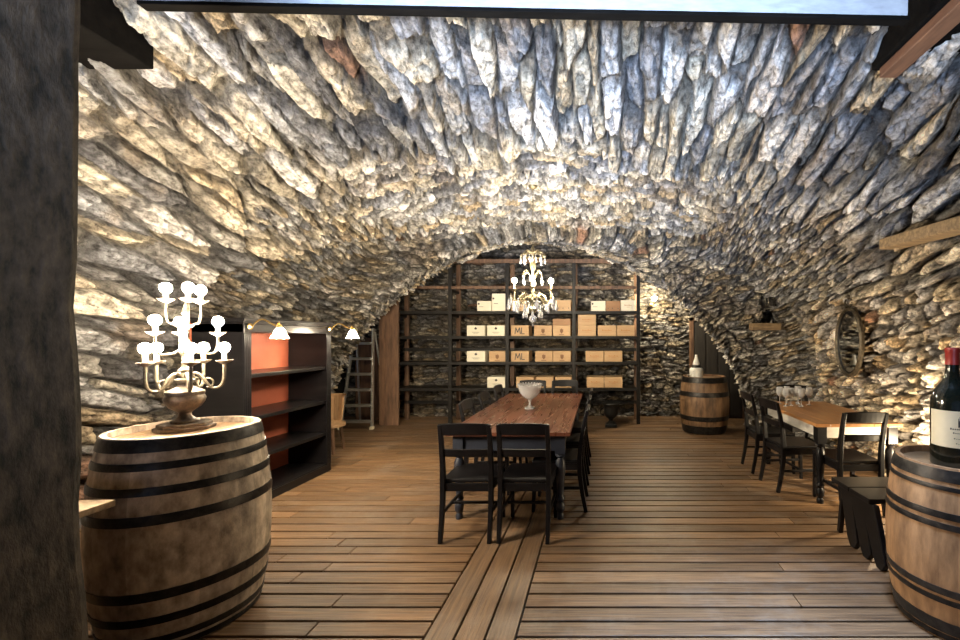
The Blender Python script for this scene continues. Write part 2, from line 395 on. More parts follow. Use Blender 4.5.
kl = int(NC*.155); kr = NC-kl
grid_object('wall_left', P, col, 0, kl)
grid_object('ceiling', P, col, kl, kr)
grid_object('wall_right', P, col, kr, NC-1)
# back wall of the chamber behind the arch
bx = np.linspace(-5.2, 3.4, 640); bh = np.linspace(-.06, 3.6, 300)
BX, BH = np.meshgrid(bx, bh)
Pb = np.stack([BX, np.full(BX.shape, 8.30), BH], -1)
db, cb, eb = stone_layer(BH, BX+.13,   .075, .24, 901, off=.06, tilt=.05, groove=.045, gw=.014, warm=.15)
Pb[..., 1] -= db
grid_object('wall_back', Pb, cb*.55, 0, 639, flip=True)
for nm_, a in (('wall_chamber_left', (-5.2, -5.05, 6.9, 8.4, 0, 3.6)), ('wall_chamber_right', (3.25, 3.4, 6.9, 8.4, 0, 3.6))):
    struct(MB().box(*a).obj(nm_, MT['dark']))
struct(MB().box(-5.2, 3.4, 6.95, 8.5, 3.5, 3.6).obj('ceiling_chamber', MT['dark']))

# ------------------------------------------------------------------ floor
fl = MB(); y = -1.6
while y < 8.35:
    w = random.choice((.112, .120, .126, .134))
    for xa_, xb_ in ((-5.1, -.915), (-.435, 3.35)):
        x = xa_
        while x < xb_-.01:
            l = random.uniform(1.6, 3.6); x2 = min(xb_, x+l)
            if xb_-x2 < .5: x2 = xb_
            g = random.uniform(.62, 1.22); dz = random.uniform(-.003, .0)
            fl.box(x+.003, x2-.003, y+.008, y+w-.008, -.03, dz, g); x = x2
    y += w
struct(fl.obj('floor', MT['floor'], bevel=.003))
f2 = MB()
for k in range(3):
    x = -.91+k*.158; y = -1.6+k*.3
    while y < 8.3:
        l = random.uniform(2.2, 3.4)
        f2.box(x+.006, x+.152, y+.002, min(y+l, 8.35)-.002, -.03, random.uniform(0, .004), random.uniform(.85, 1.15)); y += l
struct(f2.obj('floor_track', MT['floor_long'], bevel=.003))
struct(MB().box(-5.2, 3.4, -1.7, 8.5, -.10, -.032).obj('floor_base', MT['dark']))

# ------------------------------------------------------------------ the part of the cellar around the camera
for nm_, a in (('wall_near_left', (-4.5, -4.25, -1.7, 2.1, 0, 3.9)), ('wall_near_right', (3.15, 3.4, -1.7, 2.1, 0, 3.9))):
    struct(MB().box(*a).obj(nm_, MT['post']))
wf = MB()
wf.box(-4.5, -1.9, -1.75, -1.6, 0, 4.0).box(1.9, 3.4, -1.75, -1.6, 0, 4.0).box(-1.9, 1.9, -1.75, -1.6, 2.1, 4.0)
struct(wf.obj('wall_front', MT['post']))
struct(MB().box(-4.5, 3.4, -1.7, .9, 3.9, 4.0).box(-4.5, .3, .9, 2.1, 3.9, 4.0).box(1.7, 3.4, .9, 2.1, 3.9, 4.0).obj('ceiling_near', MT['beam']))

def beam(name, lab, m, pts, tw=None):
    return tag(m.obj(name, pts, bevel=.008), lab, 'beam')
tr = thing('ceiling_beam', 'black crossbeam with a white painted upper board spanning the top of the picture', 'beam', (-.42, 2.3, 3.338))
TLT = Matrix.Rotation(math.radians(1.15), 4, 'Y')
MB().box(-2.12, 2.12, 0, .055, 0.0, .022, T=TLT).obj('lower_board', MT['beam'], tr, .003)
MB().box(-2.11, 2.11, .004, .05, .022, .40, T=TLT).obj('painted_board', MT['white'], tr, .004, label='white painted board')
lb = MB().bar((-3.22, .9, 3.52), (-3.22, 2.79, 3.52), .52, .38)
tag(lb.obj('ceiling_beam', MT['beam'], bevel=.01), 'black ceiling joist running into the vault at the upper left by the post', 'beam')
rb = thing('ceiling_beam', 'dark ceiling joist with reddish brown lower edge at the upper right', 'beam', (1.90, .9, 3.30))
MB().box(-.06, .40, 0, 1.95, .06, .46).obj('joist', MT['beam'], rb, .01)
MB().box(-.02, .10, 0, 1.93, 0.0, .075).obj('edge_batten', MT['beam_brown'], rb, .008, label='reddish brown batten')
# big hewn post
pm = MB(); seg = 26; vs = []; fs = []
px0, px1, py0, py1 = -2.05, -1.60, .98, 1.30
for i in range(seg+1):
    z = 3.885*i/seg
    for (cx_, cy_) in ((px0, py0), (px1, py0), (px1, py1), (px0, py1)):
        jx = .022*(vn(np.array(z*2.2), np.array(cx_*3+cy_), 31)-.5)+.012*(vn(np.array(z*9.), np.array(cx_*3+cy_), 32)-.5)
        sgn = 1 if cx_ == px1 else -1
        vs.append((cx_+float(jx)*1.0 + sgn*(.044*max(0, 1.6-z) + .012*max(0, z-1.9)), cy_+float(jx), z))
for i in range(seg):
    for k in range(4): fs.append((4*i+k, 4*i+(k+1) % 4, 4*i+4+(k+1) % 4, 4*i+4+k))
fs += [(3, 2, 1, 0), tuple(4*seg+k for k in range(4))]
pm.add(vs, fs)
tag(pm.obj('wooden_post', MT['post'], bevel=.03), 'massive dark hewn timber post standing at the left edge', 'post')

# timbers in the stonework
X1, H1 = at(880, 243, 4.35); 
tag(MB().bar((2.72, 3.95, 2.43), (2.715, 2.65, 2.38), .20, .10).obj('timber_beam', MT['lintel'], bevel=.015), 'weathered brown timber set into the vault stones at the right', 'beam')
tag(MB().bar((2.34, 6.52, 1.725), (2.80, 6.56, 1.725), .14, .11).obj('timber_lintel', MT['lintel'], bevel=.01), 'short pale timber below the dark niche in the right pier', 'lintel')

# door at the back
dr = struct(MB().box(1.80, 2.75, 8.10, 8.16, 0, 1.88).obj('door_1', MT['door'], bevel=.005))
MB().box(1.74, 1.80, 8.08, 8.2, 0, 1.94).box(2.75, 2.81, 8.08, 8.2, 0, 1.94).box(1.74, 2.81, 8.08, 8.2, 1.88, 1.94).obj('door_frame', MT['shelfwood'], dr)
for k in range(4): MB().box(1.83+k*.23, 2.03+k*.23, 8.085, 8.10, .05, 1.83).obj('board', MT['door'], dr, .004)
MB().tube([(1.90, 8.085, .95), (1.90, 8.03, .95), (2.0, 8.03, .95)], .010).obj('handle', MT['iron'], dr)

# ------------------------------------------------------------------ barrels
def barrel(label, loc, H, rb, rh, wood, hoops, rz=0, staves=26, ints=(.72, 1.2), group=None, namehead='oak_head'):
    t = thing('wine_barrel', label, 'barrel', loc, rz, group)
    R = lambda s: rh+(rb-rh)*(1-(2*s-1)**2)**.9               # s 0..1 from bottom
    n = staves*4; st = [random.uniform(*ints) for _ in range(staves)]
    prof = [(R(i/30), H*i/30) for i in range(31)]
    prof = [(R(0)-.028, .035), (R(0)-.022, 0)] + prof + [(R(1)-.022, H), (R(1)-.026, H-.04)]
    MB().lathe(prof, n, tints=lambda k: st[k//4], wob=lambda k: .992 if k % 4 == 0 else 1.0).obj('staves', wood, t)
    hd = MB(); hr = R(1)-.024
    xs = [-hr+2*hr*i/7 for i in range(8)]
    for i in range(7):                                        # head boards
        a, b = xs[i]+.0015, xs[i+1]-.0015; pts = []
        m = 8
        for q in range(m+1):
            x = a+(b-a)*q/m; pts.append((x, math.sqrt(max(0, hr*hr-x*x))))
        pts += [(x, -y_) for x, y_ in reversed(pts)]
        cl = []
        for p in pts:
            if not cl or (abs(p[0]-cl[-1][0])+abs(p[1]-cl[-1][1])) > 1e-5: cl.append(p)
        z0, z1 = H-.058, H-.036; k = len(cl)
        hd.add([(x, y_, z0) for x, y_ in cl]+[(x, y_, z1) for x, y_ in cl],
               [tuple(range(k-1, -1, -1)) if False else tuple(range(k)), tuple(range(2*k-1, k-1, -1))]+[(i_, (i_+1) % k, (i_+1) % k+k, i_+k) for i_ in range(k)], random.uniform(.85, 1.12))
    hd.obj('head', MT[namehead], t, label='pale round barrel head')
    MB().lathe([(hr*.5, .045), (.001, .045)], 24).obj('bottom_head', wood, t)
    for (s, w, th) in hoops:
        z0, z1 = H*s-w/2, H*s+w/2; z0 = max(z0, .004); z1 = min(z1, H-.004)
        r0, r1 = R(z0/H)+th, R(z1/H)+th
        MB().lathe([(r0-.006, z0), (r0, z0), ((r0+r1)/2+.0015, (z0+z1)/2), (r1, z1), (r1-.006, z1)], 64, tint=random.uniform(.8, 1.3)).obj('hoop', MT['hoop'], t)
    return t
bl = barrel('weathered grey-brown oak barrel at front left carrying the lit candelabra', (-2.32, 2.36, 0), 1.055, .376, .318, MT['oak_grey'],
            [(.968, .062, .004), (.875, .036, .004), (.765, .040, .004), (.635, .048, .004), (.285, .048, .004), (.165, .040, .004), (.065, .034, .004), (.018, .030, .004)], rz=.3, ints=(.7, 1.2))
br_ = barrel('warm brown oak barrel at front right carrying the big wine bottle', (1.994, 2.335, 0), .885, .338, .288, MT['oak_warm'],
             [(.955, .060, .004), (.885, .022, .004), (.735, .034, .004), (.675, .030, .004), (.30, .036, .004), (.245, .028, .004), (.085, .062, .004), (.025, .030, .004)], rz=1.1, ints=(.85, 1.15))
bf = barrel('squat brown barrel standing by the arch and door at the back', (1.74, 7.02, 0), .92, .405, .345, MT['oak_dark'],
            [(.945, .085, .004), (.70, .075, .004), (.28, .075, .004), (.08, .13, .004)], rz=.2, ints=(.8, 1.15), namehead='rim')

# ------------------------------------------------------------------ bottle on the right barrel
bt = thing('wine_bottle', 'very large dark wine bottle with cream label and red capsule on right barrel', 'bottle', (1.93, 2.30, .850))
prof = [(0, .0), (.085, 0), (.097, .008), (.099, .02), (.099, .335), (.096, .37), (.085, .405), (.066, .435), (.048, .46), (.036, .49), (.031, .53), (.031, .62), (.033, .624), (.033, .642), (.028, .646), (0, .646)]
MB().lathe(prof, 48).obj('glass_body', MT['bottle'], bt)
MB().lathe([(.0322, .555), (.0322, .620), (.0342, .624), (.0342, .643), (.029, .6475), (0, .6475)], 32).obj('capsule', MT['capsule'], bt, label='red capsule over cork')
lab = MB(); A0, A1 = math.radians(-195), math.radians(-65)
lab.lathe([(.0997, .118), (.0997, .312)], 28, a0=A0, a1=A1)
lb_ = lab.obj('label', MT['label'], bt, label='cream paper label')
def patch(mb, ac, aw, z0, z1): mb.lathe([(.1001, z0), (.1001, z1)], 4, a0=math.radians(ac-aw/2), a1=math.radians(ac+aw/2))
bc = -112
cr = MB()                                                  # crest: a little castle
cr.lathe([(.1001, .228), (.1001, .231), (.1001, .258), (.1001, .262)], 6, a0=math.radians(bc-4.5), a1=math.radians(bc+4.5))
for q in (-3.5, 0, 3.5): cr.lathe([(.1001, .262), (.1001, .284 if q == 0 else .275)], 2, a0=math.radians(bc+q-1), a1=math.radians(bc+q+1))
cr.obj('crest', MT['ink'], lb_, label='dark castle crest')
for (z, h_, n_, a_, st__) in ((.214, .007, 9, 3.6, 5.4), (.194, .004, 7, 3.2, 5.0), (.165, .003, 6, 3.0, 5.2), (.140, .002, 5, 2.6, 4.2)):
    for k in range(n_):
        patch_ = MB(); ac = bc+(k-(n_-1)/2)*st__
        patch_.lathe([(.1001, z), (.1001, z+h_+.003*(k % 4 == 0))], 3, a0=math.radians(ac-a_/2), a1=math.radians(ac+a_/2))
        patch_.obj('printed_word', MT['ink'], lb_)

# ------------------------------------------------------------------ candelabra on the left barrel
def bulb_shape(mb, c, r=.027, n=12):
    mb.lathe([(.011, 0), (.013, .004)]+[(max(r*math.cos(q), .0005), .029+r*math.sin(q)*1.12) for q in np.linspace(-.95, PI/2, 8)], n, c)
    return mb
cd = thing('candelabra', 'tall bronze and gilt candelabra lamp with glowing candle bulbs on left barrel', 'lamp', (-2.42, 2.45, 1.019), .35)
oc = [(math.cos(PI/8+k*PI/4), math.sin(PI/8+k*PI/4)) for k in range(8)]
def octo(mb, r, z0, z1):
    return mb.add([(x*r, y_*r, z0) for x, y_ in oc]+[(x*r, y_*r, z1) for x, y_ in oc], [tuple(range(7, -1, -1)), tuple(range(8, 16))]+[(i, (i+1) % 8, (i+1) % 8+8, i+8) for i in range(8)])
pl = MB(); octo(pl, .135, 0, .022); octo(pl, .12, .022, .040); pl.obj('plinth', MT['bronze'], cd, .004)
MB().lathe([(0, .040), (.062, .040), (.064, .052), (.045, .062), (.030, .078), (.028, .095), (.040, .108), (.070, .130), (.088, .160), (.092, .180), (.084, .200), (.088, .210), (.086, .222), (.060, .236), (.035, .250), (.030, .268), (0, .27)], 28).obj('urn', MT['bronze'], cd)
MB().lathe([(0, .26), (.020, .262), (.045, .275), (.048, .29), (.022, .30), (.018, .33), (.030, .345), (.016, .36), (.012, .50), (.020, .515), (.010, .53), (.010, .66), (.018, .675), (.006, .72), (0, .74)], 16).obj('stem', MT['gilt'], cd)
def arm(parent, ang, r, z0, zlow, zpan, bulbm, th=.0085, metal=None, can=.045, name='arm', scroll=True):
    metal = metal or MT['gilt']
    ca, sa = math.cos(ang), math.sin(ang)
    P2 = [(0.012, z0), (.03+.05*r, z0+.03), (r*.40, z0+.012), (r*.62, zlow), (r*.85, zlow-.004), (r*1.0, zlow+.03), (r*1.0, zpan-.01)]
    # smooth the path
    for _ in range(2):
        Q = [P2[0]]
        for a, b in zip(P2[:-1], P2[1:]): Q += [(a[0]*.75+b[0]*.25, a[1]*.75+b[1]*.25), (a[0]*.25+b[0]*.75, a[1]*.25+b[1]*.75)]
        P2 = Q+[P2[-1]]
    a_ = MB().tube([(x*ca, x*sa, z) for x, z in P2], th, 8)
    if scroll: 
        S = [(r*.55+.028*math.cos(q)*(1-q/9), zlow+.035+.028*math.sin(q)*(1-q/9)) for q in np.linspace(-1.6, 4.6, 14)]
        a_.tube([(x*ca, x*sa, z) for x, z in S], [th*.8*(1-.06*i) for i in range(14)], 6)
    ao = a_.obj(name, metal, parent)
    MB().lathe([(.005, zpan-.014), (.014, zpan-.008), (.034, zpan+.004), (.040, zpan+.012), (.036, zpan+.012), (.014, zpan+.004), (0, zpan+.004)], 18, (r*ca, r*sa, 0)).obj('drip_pan', MT['bronze'] if metal is MT['gilt'] else metal, ao)
    MB().cyl(.0115, zpan+.004, zpan+can, 12, (r*ca, r*sa, 0)).obj('candle', MT['candle'], ao)
    bulb_shape(MB(), (r*ca, r*sa, zpan+can)).obj('bulb', bulbm, ao, label='glowing flame-shaped bulb')
for k in range(5): arm(cd, 2*PI*k/5+.25, .172, .30, .235, .385, MT['bulb'], can=.06)
for k in range(3): arm(cd, 2*PI*k/3+.05, .150, .43, .44, .555, MT['bulb'], .0065, scroll=False)
for k in range(3): arm(cd, 2*PI*k/3+1.1, .085, .58, .62, .745, MT['bulb'], .006, scroll=False)

# ------------------------------------------------------------------ black bookcase on the left
bk = thing('bookcase', 'tall black open bookcase with orange-red back standing along left wall', 'bookcase', (-3.17, 3.73, 0))
Wb, Db, Hb = 1.20, .46, 1.70                     # along +Y, depth to -X
MB().box(-Db, 0, 0, .04, 0, Hb).obj('side_panel', MT['case'], bk, .004)
MB().box(-Db, 0, Wb-.04, Wb, 0, Hb).obj('side_panel', MT['case'], bk, .004)
MB().box(-Db-.015, -Db, 0, Wb, .02, Hb).obj('back_panel', MT['red'], bk, label='orange-red back panel')
MB().box(-Db, .03, -.02, Wb+.02, Hb, Hb+.03).box(-Db, .015, -.01, Wb+.01, Hb-.02, Hb).box(-Db, .008, .0, Wb, Hb-.10, Hb-.021).obj('cornice', MT['case'], bk, .004)
MB().box(-Db, .0, .04, Wb-.04, .0, .09).box(0, .012, 0, Wb, 0, .08).obj('plinth', MT['case'], bk, .003)
for y0 in (0.0, Wb-.075):
    s_ = MB().box(0, .014, y0, y0+.075, .08, Hb-.1)
    for q in range(3): s_.box(.014, .020, y0+.012+q*.02, y0+.022+q*.02, .10, Hb-.12)
    s_.obj('pilaster', MT['case'], bk, .002)
for z in (.42, .79, 1.185): MB().box(-Db, -.01, .04, Wb-.04, z, z+.035).obj('shelf', MT['case'], bk, .003)
def sconce(label, loc):
    t = thing('picture_lamp', label, 'lamp', loc, 0, None)
    MB().lathe([(0, 0), (.030, 0), (.030, .006), (.018, .014), (0, .018)], 16).obj('back_plate', MT['brass'], t).rotation_euler = (0, PI/2, 0)
    S = [(0, 0, 0)]+[(.02+.26*q, 0, .022*math.sin(q*PI*2)+.05*math.sin(q*PI)) for q in np.linspace(0, .85, 12)]+[(.262, 0, .035), (.268, 0, .005)]
    MB().tube(S, .007, 8).obj('arm', MT['brass'], t)
    MB().lathe([(.012, .03), (.018, .02), (.020, 0.0), (.016, -.004)], 14, (.268, 0, -.012)).obj('socket', MT['brass'], t)
    w = lambda k: 1+.06*math.cos(k*PI*2/4)
    MB().lathe([(.016, -.012), (.030, -.03), (.042, -.055), (.052, -.085), (.066, -.108), (.062, -.106), (.048, -.084), (.026, -.03), (.012, -.016)], 32, (.268, 0, 0), wob=w).obj('glass_shade', MT['shadeglow'], t, label='glowing frosted tulip shade')
    return t
sconce('brass gooseneck lamp on nearer corner of black bookcase', (-3.142, 3.77, 1.655))
sconce('brass gooseneck lamp on farther corner of black bookcase, beside ladder', (-3.142, 4.88, 1.655))

# plank stool behind the left barrel
st_ = thing('plank_stool', 'plank-topped stool between the big post and left barrel', 'stool', (-2.41, 1.80, 0))
MB().box(-.22, .22, -.10, .10, .79, .82).obj('seat', MT['lintel'], st_, .004)
for sx in (-.17, .06): MB().box(sx-.02, sx+.02, -.08, .08, 0, .80).obj('leg', MT['shelfwood'], st_, .003)

# barrel armchair beyond the bookcase
ch = thing('tub_chair', 'light wooden tub chair half hidden behind far end of bookcase', 'chair', (-3.74, 5.72, 0), .2)
tu = MB(); NS = 16
for k in range(NS):
    a = math.radians(55)+math.radians(250)*k/NS; a2 = math.radians(55)+math.radians(250)*(k+.93)/NS
    vs = []
    for z, r in ((.36, .235), (.58, .265), (.74, .270)):
        for aa in (a, a2):
            for rr in (r, r-.022): vs.append((rr*math.cos(aa), rr*math.sin(aa), z))
    fs = []
    for i in (0, 4):
        fs += [(i, i+2, i+6, i+4), (i+1, i+5, i+7, i+3), (i, i+4, i+5, i+1), (i+2, i+3, i+7, i+6)]
    fs += [(0, 1, 3, 2), (8, 10, 11, 9)]
    tu.add(vs, fs, random.uniform(.8, 1.2))
tu.obj('back_staves', MT['wicker'], ch)
MB().lathe([(.245, .735), (.285, .735), (.288, .76), (.245, .76), (.245, .735)], 30, a0=math.radians(52), a1=math.radians(308)).obj('arm_rail', MT['wicker'], ch)
MB().lathe([(0, .345), (.235, .345), (.24, .36), (.235, .385), (0, .385)], 30).obj('seat', MT['wicker'], ch)
for a in (.8, 2.4, 3.9, 5.5):
    MB().tube([(.19*math.cos(a), .19*math.sin(a), .35), (.235*math.cos(a), .235*math.sin(a), 0)], [.026, .018], 8).obj('leg', MT['shelfwood'], ch)

# ------------------------------------------------------------------ stepladder and panels by the arch
ld = thing('stepladder', 'aluminium stepladder leaning beside the brown panel at back left', 'ladder', (-4.14, 7.25, 0))
for s in (-1, 1):
    MB().bar((s*.27, -.12, 0), (s*.16, .12, 1.72), .028, .055, up=(0, 1, 0)).obj('side_rail', MT['steel'], ld, .003)
    MB().bar((s*.26, .46, 0), (s*.165, .17, 1.66), .022, .035, up=(0, 1, 0)).obj('rear_leg', MT['steel'], ld, .003)
for k in range(6):
    z = .14+.265*k; q = z/1.72; hw = .27-.11*q-.012; yy = -.12+.24*q
    MB().box(-hw, hw, yy-.045, yy+.045, z-.012, z+.012).box(-hw, hw, yy-.047, yy-.041, z-.03, z+.012).obj('step', MT['steel'], ld, .002)
MB().box(-.155, .155, .05, .23, 1.68, 1.71).obj('top_platform', MT['steel'], ld, .003)
for s in (-1, 1): MB().box(s*.27-.025, s*.27+.025, -.16, -.09, 0, .05).obj('foot', MT['candle'], ld, .004)
pd = thing('plank_screen', 'tall brown plank screen standing right of the stepladder', 'screen', (-3.75, 7.47, 0), 0)
for k in range(3): MB().box(-.17+k*.115, -.057+k*.115, -.02, .02, 0, 2.35, random.uniform(.8, 1.2)).obj('board', MT['shelfwood'], pd, .004)
for z in (.3, 1.9): MB().box(-.17, .17, .02, .045, z, z+.12).obj('batten', MT['shelfwood'], pd, .004)
cb_ = thing('cabinet', 'low brown wooden cupboard standing behind the stepladder', 'cabinet', (-4.25, 8.04, 0))
MB().box(-.35, .30, -.15, .15, 0, 1.55).obj('body', MT['shelfwood'], cb_, .006)
for s in (-1, 1):
    dd = MB().box(-.025+s*.16-.145, -.025+s*.16+.145, -.17, -.15, .06, 1.48).obj('door', MT['shelfwood'], cb_, .005)
    MB().ball((-.025+s*.03, -.185, .85), .015).obj('knob', MT['iron'], dd)

# ------------------------------------------------------------------ shelf unit along the back
SX = [-3.69, -2.70, -1.67, -.47, .69]; SY0, SY1 = 7.55, 8.05
SH = [.65, 1.12, 1.586, 2.035, 2.485]
su_ = thing('shelf_unit', 'long dark timber and iron shelving across the back chamber', 'shelf', (0, SY0, 0))
DP = SY1-SY0
for i, x in enumerate(SX):
    MB().box(x-.032, x+.032, 0, .06, 0, 2.95).obj('front_post', MT['shelf'], su_, .004)
    MB().box(x-.04, x+.04, DP-.05, DP, 0, 2.95).obj('rear_post', MT['shelfwood'], su_, .004, label='brown wooden rear post')
    for z in SH: MB().box(x-.018, x+.018, .06, DP-.05, z-.10, z-.054).obj('bearer', MT['shelf'], su_)
for i in range(4):
    for j, z in enumerate(SH):
        m = MT['shelf'] if j < 4 else MT['shelfwood']
        MB().box(SX[i]+.026, SX[i+1]-.026, -.01, DP-.05 if j < 4 else .05, z-.052, z).obj('shelf_board' if j < 4 else 'top_rail', m, su_, .003)
MB().box(SX[0]-.05, SX[-1]+.05, -.01, .06, 2.90, 2.97).obj('head_rail', MT['shelfwood'], su_, .004)
MB().box(SX[0]-.05, SX[-1]+.05, DP-.06, DP-.051, 1.30, 1.36).box(SX[0]-.05, SX[-1]+.05, DP-.06, DP-.051, .30, .36).obj('rear_brace', MT['shelf'], su_)

# wine boxes
BOXY = 7.60
def wbox(label, p0, p1, j, m, mark=None, htpx=10.6, dy=0, dz=0, dep=.36):
    x0 = (p0-CX)/F*BOXY; x1 = (p1-CX)/F*BOXY; h = htpx/F*BOXY; w = x1-x0-.006
    t = thing('wine_box', label, 'box', ((x0+x1)/2, BOXY+dy, SH[j]+dz+.0005), random.uniform(-.015, .015), 'wooden wine boxes on the back shelves')
    hw = w/2
    MB().box(-hw, hw, .012, dep, 0, h).obj('body', MT[m], t, .003)
    MB().box(-hw, hw, 0, .012, 0, h).obj('front_panel', MT[m], t, .003)
    mk_ = MB(); ik = 'ink'
    if mark == 'ML':
        s = h*.62; b = h*.18
        for (a0_, b0_, a1_, b1_) in ((-.75, 0, -.62, 1), (-.62, 1, -.34, .25), (-.34, .25, -.06, 1), (-.06, 1, .07, 0), (.25, 1, .25, .04), (.25, .04, .72, .04)):
            mk_.bar((a0_*s, -.002, b+b0_*s), (a1_*s, -.002, b+b1_*s), .016, .004, up=(0, 1, 0))
    elif mark == 'crest':
        z = h*.45; q = h*.22; ik = 'inkbrown'
        mk_.prism([(-q*.7, z-q*.2), (0, z-q*1.1), (q*.7, z-q*.2), (q*.7, z+q), (q*.25, z+q*.75), (0, z+q*1.4), (-q*.25, z+q*.75), (-q*.7, z+q)], -.003, 0)
        mk_.box(-q*1.1, q*1.1, -.003, 0, h*.10, h*.15)
    elif mark == 'dot':
        z = h*.70; q = h*.10
        mk_.prism([(q*1.3*math.cos(a), z+q*math.sin(a)) for a in np.linspace(0, 2*PI, 9)[:-1]][::-1], -.003, 0)
        mk_.prism([(-q*.9, z+q*.6), (0, z+q*1.7), (q*.9, z+q*.6)], -.003, 0)
        mk_.box(-w*.20, w*.20, -.003, 0, h*.34, h*.365).box(-w*.14, w*.14, -.003, 0, h*.25, h*.27)
    elif mark == 'corner':
        mk_.prism([(-hw*.78+.018*math.cos(a), h*.72+.018*math.sin(a)) for a in np.linspace(0, 2*PI, 9)[:-1]][::-1], -.003, 0)
        mk_.box(-hw*.72, -hw*.1, -.003, 0, h*.42, h*.45)
    elif mark == 'line':
        ik = 'inkorange'
        for k in range(7): mk_.box(-w*.25+k*w*.075, -w*.25+k*w*.075+w*.05, -.003, 0, h*.5, h*.5+.012+.008*(k in (0, 4)))
        mk_.box(-w*.1, w*.12, -.003, 0, h*.36, h*.385)
    elif mark == 'nails':
        for q in (-.7, -.1, .7): mk_.ball((hw*q, -.001, h*.28), .010, 8)
    if mark: mk_.obj('printed_mark', MT[ik], t, label='dark printed marking')
    return t
wbox('small cream box on the fourth shelf up, second bay, left of a taller cream box', 477, 491.4, 3, 'cream', 'corner', 10.2)
wbox('tall cream box on the fourth shelf up, left of the chandelier', 491.8, 505.6, 3, 'cream', 'corner', 17.6)
wbox('tan box on the fourth shelf up, behind left side of chandelier', 511, 526.5, 3, 'pine', 'crest', 11)
wbox('tan box on the fourth shelf up, just right of the chandelier', 556.5, 571, 3, 'pine', 'nails', 11)
wbox('pale cream box with corner stamp on the fourth shelf up, right bay', 590.8, 605.6, 3, 'cream', 'corner', 10.2)
wbox('plain brown box between two pale boxes on the fourth shelf up', 605.8, 620.4, 3, 'brownbox', 'nails', 10.2)
wbox('yellowish cream box at the right end of the fourth shelf up', 620.8, 635.4, 3, 'cream', 'line', 11)
wbox('cream box with dark crest on the third shelf up, left of two', 466.6, 484.8, 2, 'cream', 'dot')
wbox('cream box with dark crest on the third shelf up, right of two', 486.9, 504.9, 2, 'cream', 'dot')
wbox('tan box lettered ML on the third shelf up', 510.9, 528.9, 2, 'pine', 'ML')
wbox('tan crested box on the third shelf up, below the chandelier', 534, 552, 2, 'pine', 'crest')
wbox('tan crested box on the third shelf up, under a brown box', 552.6, 570.6, 2, 'pine', 'crest')
wbox('flat brown box lying on a tan crested box, third shelf up', 552.6, 570.6, 2, 'brownbox', None, 6.5, dz=10.6/F*BOXY+.002)
wbox('tan box at the bottom of a stack of two, third shelf up, right bay', 577.8, 596, 2, 'pine', 'line')
wbox('tan box on top of a stack of two, third shelf up, right bay', 577.8, 596, 2, 'pine', 'line', 10.6, dz=10.6/F*BOXY+.002)
wbox('tan box just right of the stack of two, third shelf up', 597.5, 616.2, 2, 'pine', 'line')
wbox('tan box at the right end of the third shelf up', 616.6, 634.6, 2, 'pine', 'line')
wbox('cream box with dark crest on the second shelf up', 466.6, 485.2, 1, 'cream', 'dot')
wbox('orange-tan crested box next to the cream box, second shelf up', 488.8, 505.6, 1, 'pine', 'crest')
wbox('tan box lettered ML on the second shelf up', 511, 529, 1, 'pine', 'ML')
wbox('tan crested box right of the ML box, second shelf up', 535, 552.6, 1, 'pine', 'crest')
wbox('tan crested box at the right of the third bay, second shelf up', 553, 571, 1, 'pine', 'crest')
wbox('left one of two long tan boxes, second shelf up, right bay', 585.5, 603.8, 1, 'pine', 'line')
wbox('right one of two long tan boxes, second shelf up, right bay', 604, 622.6, 1, 'pine', 'line')
wbox('cream box with dark crest on the lowest shelf', 487, 505.2, 0, 'cream', 'dot')
wbox('tan crested box on the lowest shelf, left one of three', 516, 534, 0, 'pine', 'crest')
wbox('tan crested box on the lowest shelf, middle one of three', 535.6, 553.6, 0, 'pine', 'crest')
wbox('tan crested box on the lowest shelf, right one of three', 555, 571.5, 0, 'pine', 'crest')
wbox('left one of two tan boxes on the lowest shelf, right bay', 586.6, 604, 0, 'pine', 'line')
wbox('right one of two tan boxes on the lowest shelf, right bay', 604.2, 622.6, 0, 'pine', 'line')
# cast iron urn
ur = thing('garden_urn', 'black cast-iron urn standing on the floor below the right shelves', 'urn', (.19, 7.36, 0))
MB().box(-.10, .10, -.10, .10, 0, .05).obj('plinth', MT['iron'], ur, .004)
MB().lathe([(0, .05), (.085, .05), (.08, .07), (.035, .10), (.035, .13), (.09, .17), (.125, .24), (.12, .32), (.125, .36), (.17, .405), (.165, .42), (.13, .40), (0, .30)], 28).obj('bowl', MT['iron'], ur)
for s in (-1, 1):
    MB().tube([(s*.12, 0, .20), (s*.175, 0, .22), (s*.18, 0, .29), (s*.125, 0, .33)], .012, 8).obj('handle', MT['iron'], ur)
# jug on far barrel
jg = thing('ceramic_jug', 'pale ceramic dispenser jug with dark band on the far barrel', 'jug', (1.60, 6.98, .884))
MB().lathe([(0, 0), (.105, 0), (.112, .02), (.112, .15), (.09, .175), (0, .175)], 24).obj('body', MT['ceramic'], jg)
MB().lathe([(.092, .170), (.080, .176), (.075, .215), (.06, .22), (0, .22)], 24).obj('band', MT['iron'], jg, label='dark band')
MB().lathe([(0, .218), (.058, .218), (.055, .25), (.035, .31), (.022, .37), (.028, .385), (0, .39)], 20).obj('neck', MT['ceramic'], jg)
MB().tube([(-.10, -.05, .06), (-.17, -.09, .06), (-.17, -.09, .03)], .009, 8).obj('tap', MT['steel'], jg)
